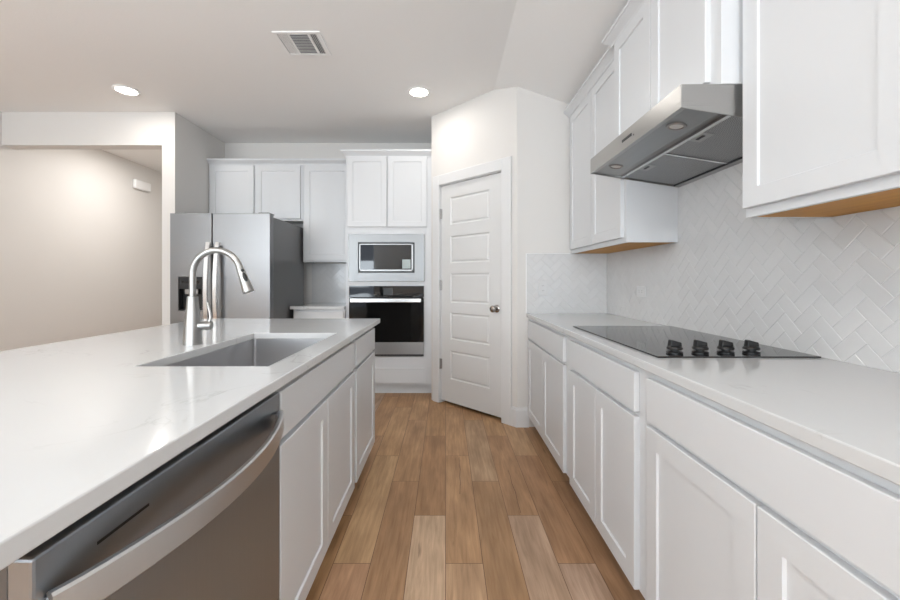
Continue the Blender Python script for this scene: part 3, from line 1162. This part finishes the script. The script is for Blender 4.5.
# oven tower
def make_tower():
    x0, x1, yf = -1.022, -0.1395, 4.02
    r = empty('oven_cabinet', ((x0 + x1) / 2, 4.31, 0), 'tall white cabinet housing the microwave and wall oven', 'cabinet')
    t = .018
    yb = YB - .002
    mb = MB()
    mb.box(x0, x0 + t, yf, yb, .107, 2.49)
    mb.box(x1 - t, x1, yf, yb, .107, 2.49)
    mb.box(x0 + t, x1 - t, yb - t, yb, .107, 2.49)
    ox0, ox1 = -0.975, -0.228
    zz = [.107, pz(356.5, yf), pz(287, yf), pz(280.5, yf), pz(235, yf), 2.49]
    mb.box(x0 + t, ox0, yf, yf + .02, .107, 2.49)
    mb.box(ox1, x1 - t, yf, yf + .02, .107, 2.49)
    mb.box(ox0, ox1, yf, yf + .02, zz[0], zz[1])
    mb.box(ox0, ox1, yf, yf + .02, zz[2], zz[3])
    mb.box(ox0, ox1, yf, yf + .02, zz[4], zz[5])
    for z in (.107, zz[1] - t, zz[3] - t, zz[4], 2.472):
        mb.box(x0 + t, x1 - t, yf + .02, yb - t, z, z + t)
    mb.build('body', M['cab'], r)
    BX('toe_kick', M['cab'], r, x0, x1, 4.094, 4.11, 0, .107)
    yd = 4.0
    for a, b_ in ((347.3, 386.6), (387.8, 426.8)):
        shaker('-y', yf, px(a, yd), px(b_, yd), pz(226.7, yd), pz(156.3, yd), r, rail=.055)
    shaker('-y', yf, px(348.0, yd), px(425, yd), pz(383, yd), pz(366.5, yd), r, name='drawer', rail=.03) if False else slab('-y', yf, px(348.0, yd), px(425, yd), pz(383, yd), pz(368.3, yd), r)
    crown([(x0, 4.252), (x0, yf), (x1, yf)][::-1], pz(149.3, 3.98), r, h=.07, out=1.1)
make_tower()

def make_microwave():
    yf = 3.998
    r = empty('microwave', (-.6, 4.2, 1.18), 'built-in microwave with steel trim frame above the wall oven', 'microwave')
    X0, X1, Z0, Z1 = px(348.4, yf), px(424.4, yf), pz(281.4, yf), pz(234, yf)
    a0, a1, b0, b1 = px(358, yf), px(414.6, yf), pz(272.6, yf), pz(242.4, yf)
    BX('housing', M['dark'], r, X0 + .04, X1 - .04, yf + .02, yf + .38, Z0 + .03, Z1 - .03)
    mb = MB()
    mb.box(X0, X1, yf, yf + .02, Z0, b0, .0015)
    mb.box(X0, X1, yf, yf + .02, b1, Z1, .0015)
    mb.box(X0, a0, yf, yf + .02, b0 - .002, b1 + .002)
    mb.box(a1, X1, yf, yf + .02, b0 - .002, b1 + .002)
    mb.build('trim_frame', M['steel_mw'], r)
    g = .011
    BX('gap', M['black'], r, a0, a1, yf + .012, yf + .02, b0, b1)
    d0, d1, e0, e1 = px(359.2, yf), px(413.2, yf), pz(271.2, yf), pz(243.8, yf)
    dr = MB()
    f = .019
    dr.box(d0, d1, yf - .006, yf + .012, e0, e0 + f * .9, .001)
    dr.box(d0, d1, yf - .006, yf + .012, e1 - f * .55, e1, .001)
    dr.box(d0, d0 + f * .7, yf - .006, yf + .012, e0, e1, .001)
    dr.box(d1 - f * .9, d1, yf - .006, yf + .012, e0, e1, .001)
    dd = dr.build('door', M['steel_h'], r)
    BX('window', M['glass'], dd, d0 + f * .7, d1 - f * .9, yf - .003, yf + .012, e0 + f * .9, e1 - f * .55)
    s0, s1, s2_, s3 = px(402.3, yf), px(410.5, yf), pz(268.5, yf), pz(259.5, yf)
    tag(BX('sticker', M['sticker'], dd, s0, s1, yf - .0042, yf - .003, s2_, s3), 'pale sticker on the glass')
make_microwave()

def make_oven():
    yf = 3.992
    r = empty('built_in_oven', (-.6, 4.2, .42), 'black glass wall oven with steel bar handle below the microwave', 'oven')
    X0, X1 = px(349.0, yf), px(423.8, yf)
    BX('housing', M['dark'], r, X0 + .03, X1 - .03, yf + .028, yf + .40, pz(353, yf), pz(289, yf))
    cp = BX('control_panel', M['glass'], r, X0, X1, yf, yf + .028, pz(297.4, yf), pz(286, yf), .002)
    BX('display', M['black'], cp, px(383.5, yf), px(393, yf), yf - .0008, yf, pz(295, yf), pz(288, yf))
    mb = MB()
    mb.box(X0, X1, yf, yf + .028, pz(342.3, yf), pz(298.2, yf), .002)
    dr = mb.build('door', M['oven'], r)
    tag(BX('lower_trim', M['steel_h'], dr, X0, X1, yf - .001, yf + .028, pz(354.3, yf), pz(342.3, yf), .001), 'brushed steel strip along the door bottom')
    mb = MB()
    zh = pz(300.2, yf)
    mb.box(px(351, yf), px(421.3, yf), yf - .052, yf - .034, zh - .020, zh + .020, .004, 2)
    hd = mb.build('handle', M['bright'], dr)
    for xx in (px(353.5, yf), px(418.5, yf)):
        BX('handle_mount', M['bright'], hd, xx - .012, xx + .012, yf - .036, yf + .001, zh - .012, zh + .012, .002)
    BX('vent', M['dark'], r, X0 + .002, X1 - .002, yf + .006, yf + .028, pz(356.4, yf), pz(354.4, yf))
make_oven()

# uppers on the back wall
def make_back_uppers():
    yd = 4.28
    yc = yd + .02
    r = empty('upper_cabinet', (-2.07, 4.45, pz(221, yd)), 'white two-door wall cabinet above the refrigerator', 'cabinet', 'wall cabinets on the back wall')
    t = .018
    X0, X1 = -2.592, px(302.3, yd)
    z0, zt = pz(220.6, yd), 2.495
    mb = MB()
    mb.box(X0, X1, yc, yc + t, z0, zt)
    mb.box(X0, X0 + t, yc + t, YB - .002, z0, zt)
    mb.box(X1 - t, X1, yc + t, YB - .002, z0, zt)
    mb.box(X0 + t, X1 - t, yc + t, YB - .002, z0 + .01, z0 + .03)
    mb.box(X0 + t, X1 - t, yc + t, YB - .002, zt - t, zt)
    mb.build('body', M['cab'], r)
    for a, b_ in ((209.5, 253.6), (255.4, 300.2)):
        shaker('-y', yc, px(a, yd), px(b_, yd), pz(218.6, yd), pz(165.2, yd), r)
    ztop = pz(158.4, yd - .03)
    crown([(X0, yc - .004), (X1 + .0005, yc - .004)][::-1], ztop, r)
    r2 = empty('upper_cabinet', (-1.3, 4.45, 1.376), 'tall white single-door wall cabinet between refrigerator cabinet and oven tower', 'cabinet', 'wall cabinets on the back wall')
    X0, X1 = px(302.5, yd), -1.0235
    z0 = pz(262, yd)
    mb = MB()
    mb.box(X0, X1, yc, yc + t, z0, zt)
    mb.box(X0, X0 + t, yc + t, YB - .002, z0, zt)
    mb.box(X1 - t, X1, yc + t, YB - .002, z0, zt)
    mb.box(X0 + t, X1 - t, yc + t, YB - .002, z0 + .01, z0 + .03)
    mb.box(X0 + t, X1 - t, yc + t, YB - .002, zt - t, zt)
    mb.build('body', M['cab'], r2)
    shaker('-y', yc, px(304, yd), px(350, yd), pz(260.2, yd), pz(165.2, yd), r2)
    crown([(X0 + .0005, yc - .004), (X1 - .0, yc - .004)][::-1], ztop, r2)
make_back_uppers()

# small base cabinet and counter beside the refrigerator
r = empty('base_cabinet', (-1.28, 4.3, 0), 'small white base cabinet between refrigerator and oven tower', 'cabinet')
carcass(r, -1.545, -1.0235, 3.985, YB - .002, .10, .884, '-y')
BX('toe_kick', M['cab'], r, -1.545, -1.0235, 4.06, 4.075, 0, .10)
slab('-y', 3.985, -1.535, -1.035, .722, .861, r)
shaker('-y', 3.985, -1.535, -1.035, .104, .705, r)
mb = MB().box(-1.568, -1.0235, 3.945, YB - .007, .884, .914, .003, 2)
tag(mb.build('countertop', M['quartz']), 'small white quartz countertop beside the refrigerator on the back wall', 'countertop')

# refrigerator
def make_fridge():
    yf = 3.51
    x0, x1 = -2.467, -1.572
    r = empty('refrigerator', ((x0 + x1) / 2, 3.9, 0), 'stainless steel side-by-side refrigerator with black dispenser, beyond the faucet', 'refrigerator')
    BX('body', M['side'], r, x0 + .004, x1 - .004, yf + .085, 4.37, .03, 1.755, .004)
    for xx in (x0 + .08, x1 - .08):
        for yy in (yf + .15, 4.30):
            MB().lathe([(.025, 0), (.025, .012), (.012, .014), (.012, .031)], (xx, yy, 0), 'z', 14).build('foot', M['black'], r)
    BX('toe_grille', M['dark'], r, x0 + .02, x1 - .02, yf + .06, yf + .084, .015, .075)
    xs_ = px(212, yf)
    dx0, dx1, dz0, dz1 = px(178.2, yf), px(202.6, yf), pz(310.6, yf), pz(276.6, yf)
    # left door with a real recess for the dispenser
    mb = MB()
    z0, z1 = .085, 1.778
    b = panel_mesh(x0, xs_ - .004, z0, z1, .078, [(dx0, dx1, dz0, dz1)], .055, .004)
    mb.bm.free(); mb.bm = b
    mb.xform(lambda c: (c[0], yf + .078 - c[2], c[1]))
    dl = mb.build('door', M['steel_v'], r, recalc=True)
    dr = MB().box(xs_ + .004, x1, yf, yf + .078, z0, z1, .004, 2).build('door', M['steel_v'], r)
    BX('gasket', M['rubber'], r, x0 + .012, x1 - .012, yf + .0785, yf + .0845, z0 + .01, z1 - .03)
    # dispenser
    mb = MB()
    mb.box(dx0 + .004, dx1 - .004, yf + .050, yf + .054, dz0 + .004, dz1 - .004)
    mb.box(dx0 + .0045, dx0 + .008, yf + .002, yf + .05, dz0 + .0045, dz1 - .0045)
    mb.box(dx1 - .008, dx1 - .0045, yf + .002, yf + .05, dz0 + .0045, dz1 - .0045)
    mb.box(dx0 + .008, dx1 - .008, yf + .002, yf + .05, dz0 + .0045, dz0 + .012)
    mb.box(dx0 + .008, dx1 - .008, yf + .0005, yf + .05, dz1 - .11, dz1 - .0045)
    dp = mb.build('dispenser', M['black'], dl)
    tag(dp, 'black water and ice dispenser')
    mb = MB()
    mb.box(dx0 + .03, dx1 - .03, yf - .0005, yf + .001, dz1 - .062, dz1 - .040)
    mb.build('dispenser_display', M['glass'], dp)
    BX('dispenser_lever', M['hinge'], dp, dx0 + .05, dx1 - .05, yf + .012, yf + .03, dz1 - .158, dz1 - .112, .003)
    # handles
    for xx in (px(206.6, yf - .05), px(216.0, yf - .05)):
        zt_, zb_ = 1.515, .62
        pts = []
        for k in range(25):
            s = k / 24
            pts.append((xx, yf - .030 - .040 * math.sin(math.pi * s) ** .8, zb_ + (zt_ - zb_) * s))
        par = dl if xx < xs_ else dr
        h = MB().ribbon(pts, .020, .009, (1, 0, 0), .5).build('handle', M['bright'], par, smooth=35)
        for z in (zb_ + .014, zt_ - .014):
            BX('handle_mount', M['bright'], h, xx - .018, xx + .018, yf - .036, yf + .001, z - .014, z + .014, .002)
    mb = MB()
    mb.box(x0 + .02, x0 + .12, yf + .03, yf + .14, 1.7785, 1.79, .003)
    mb.build('hinge_cover', M['side'], r)
    mb = MB()
    mb.box(x1 - .12, x1 - .02, yf + .03, yf + .14, 1.7785, 1.79, .003)
    mb.build('hinge_cover', M['side'], r)
make_fridge()

# ------------------------------------------------------------------ ceiling fittings and chime
def can(x, y, label, power=CAN_W):
    r = empty('recessed_light', (x, y, ZC), label, 'ceiling light', 'recessed ceiling lights')
    MB().lathe([(.072, -.001), (.098, -.001), (.099, -.004), (.094, -.009), (.078, -.011), (.074, -.006), (.072, -.001)], (x, y, ZC), 'z', 40, False).build('trim_ring', M['vent'], r, smooth=40)
    tag(MB().lathe([(.0745, -.001), (.0745, -.004), (.04, -.0065), (0, -.007)], (x, y, ZC), 'z', 32).build('lens', M['lamp'], r, smooth=40), 'glowing lamp lens')
    d = bpy.data.lights.new('bulb', 'AREA')
    d.shape = 'DISK'
    d.size = .13
    d.energy = power
    d.color = (1.0, .965, .93)
    o = bpy.data.objects.new('bulb', d)
    o.location = (0, 0, -.012)
    o.parent = r
    COL.objects.link(o)
can(px(126.5, 3.32), 3.32, 'lit round recessed ceiling light left, near the hall opening')
can(px(419, 3.35), 3.35, 'lit round recessed ceiling light near the pantry door')
can(-2.6, .7, 'added unseen recessed ceiling light over the seating side of the island', 3)  # cans from here on are out of view, added to brighten the room
can(-2.6, -1.7, 'added unseen recessed ceiling light in the living area, left', 8)
can(-.25, -1.7, 'added unseen recessed ceiling light in the living area, right', 8)
can(-.25, .7, 'added unseen recessed ceiling light overhead in the aisle', 3)
can(-3.4, 4.7, 'added unseen recessed ceiling light in the hall', 11)  # hidden behind the header, added to lift the hall wall

def make_vent():
    x0, x1, y0, y1 = -1.125, -.815, 2.535, 2.805
    r = empty('air_vent', ((x0 + x1) / 2, (y0 + y1) / 2, ZC), 'white rectangular air vent with louvres in the ceiling', 'air vent')
    zb = ZC - .008
    f = .022
    xa, xb_ = x0 + .085, x1 - .085
    xa, xb_ = x0 + .094, x1 - .083
    mb = MB()
    mb.box(x0, x1, y0, y0 + f, zb, ZC - .0005)
    mb.box(x0, x1, y1 - f, y1, zb, ZC - .0005)
    mb.box(x0, x0 + f, y0 + f, y1 - f, zb, ZC - .0005)
    mb.box(x1 - f * 1.4, x1, y0 + f, y1 - f, zb, ZC - .0005)
    mb.box(xa - .008, xa + .006, y0 + f, y1 - f, zb + .001, ZC - .0005)
    mb.box(xb_ - .006, xb_ + .008, y0 + f, y1 - f, zb + .001, ZC - .0005)
    mb.build('frame', M['vent'], r)
    BX('duct', M['slot'], r, x0 + f, x1 - f, y0 + f, y1 - f, ZC - .0012, ZC - .0003)
    def tilted(mb, p0, p1, wd, ang):
        """thin blade between two points, tilted about its length"""
        p0, p1 = Vector(p0), Vector(p1)
        t = (p1 - p0).normalized()
        s = Vector((-t.y, t.x, 0))
        a = s * math.cos(ang) * wd / 2 + Vector((0, 0, 1)) * math.sin(ang) * wd / 2
        n = t.cross(a).normalized() * .0005
        mb.rings([[p0 - a - n, p0 + a - n, p0 + a + n, p0 - a + n], [p1 - a - n, p1 + a - n, p1 + a + n, p1 - a + n]])
    n = 13
    for k in range(n):
        mb = MB()
        y = y0 + f + .008 + (y1 - y0 - 2 * f - .016) * k / (n - 1)
        tilted(mb, (xa + .006, y, ZC - .0045), (xb_ - .006, y, ZC - .0045), .0105, math.radians(38))
        mb.build('louvre', M['vent'], r)
    for k in range(8):
        mb = MB()
        x = x0 + f + .008 + (xa - .008 - x0 - f - .014) * k / 7
        tilted(mb, (x, y0 + f, ZC - .0045), (x, y1 - f, ZC - .0045), .0055, math.radians(-25))
        mb.build('louvre', M['vent'], r)
    for k in range(4):
        mb = MB()
        x = xb_ + .012 + (x1 - f * 1.4 - xb_ - .018) * k / 3
        tilted(mb, (x, y0 + f, ZC - .0045), (x, y1 - f, ZC - .0045), .0075, math.radians(50))
        mb.build('louvre', M['vent'], r)
make_vent()

r = empty('door_chime', (LEFT + .001, 5.45, 2.46), 'small white plastic chime box high on the hall wall, seen through the opening', 'door chime')
MB().box(LEFT + .001, LEFT + .05, 5.315, 5.60, 2.430, 2.555, .018, 3).build('cover', M['plastic'], r, smooth=40)
BX('back_plate', M['plastic'], r, LEFT + .0005, LEFT + .006, 5.33, 5.585, 2.445, 2.54)
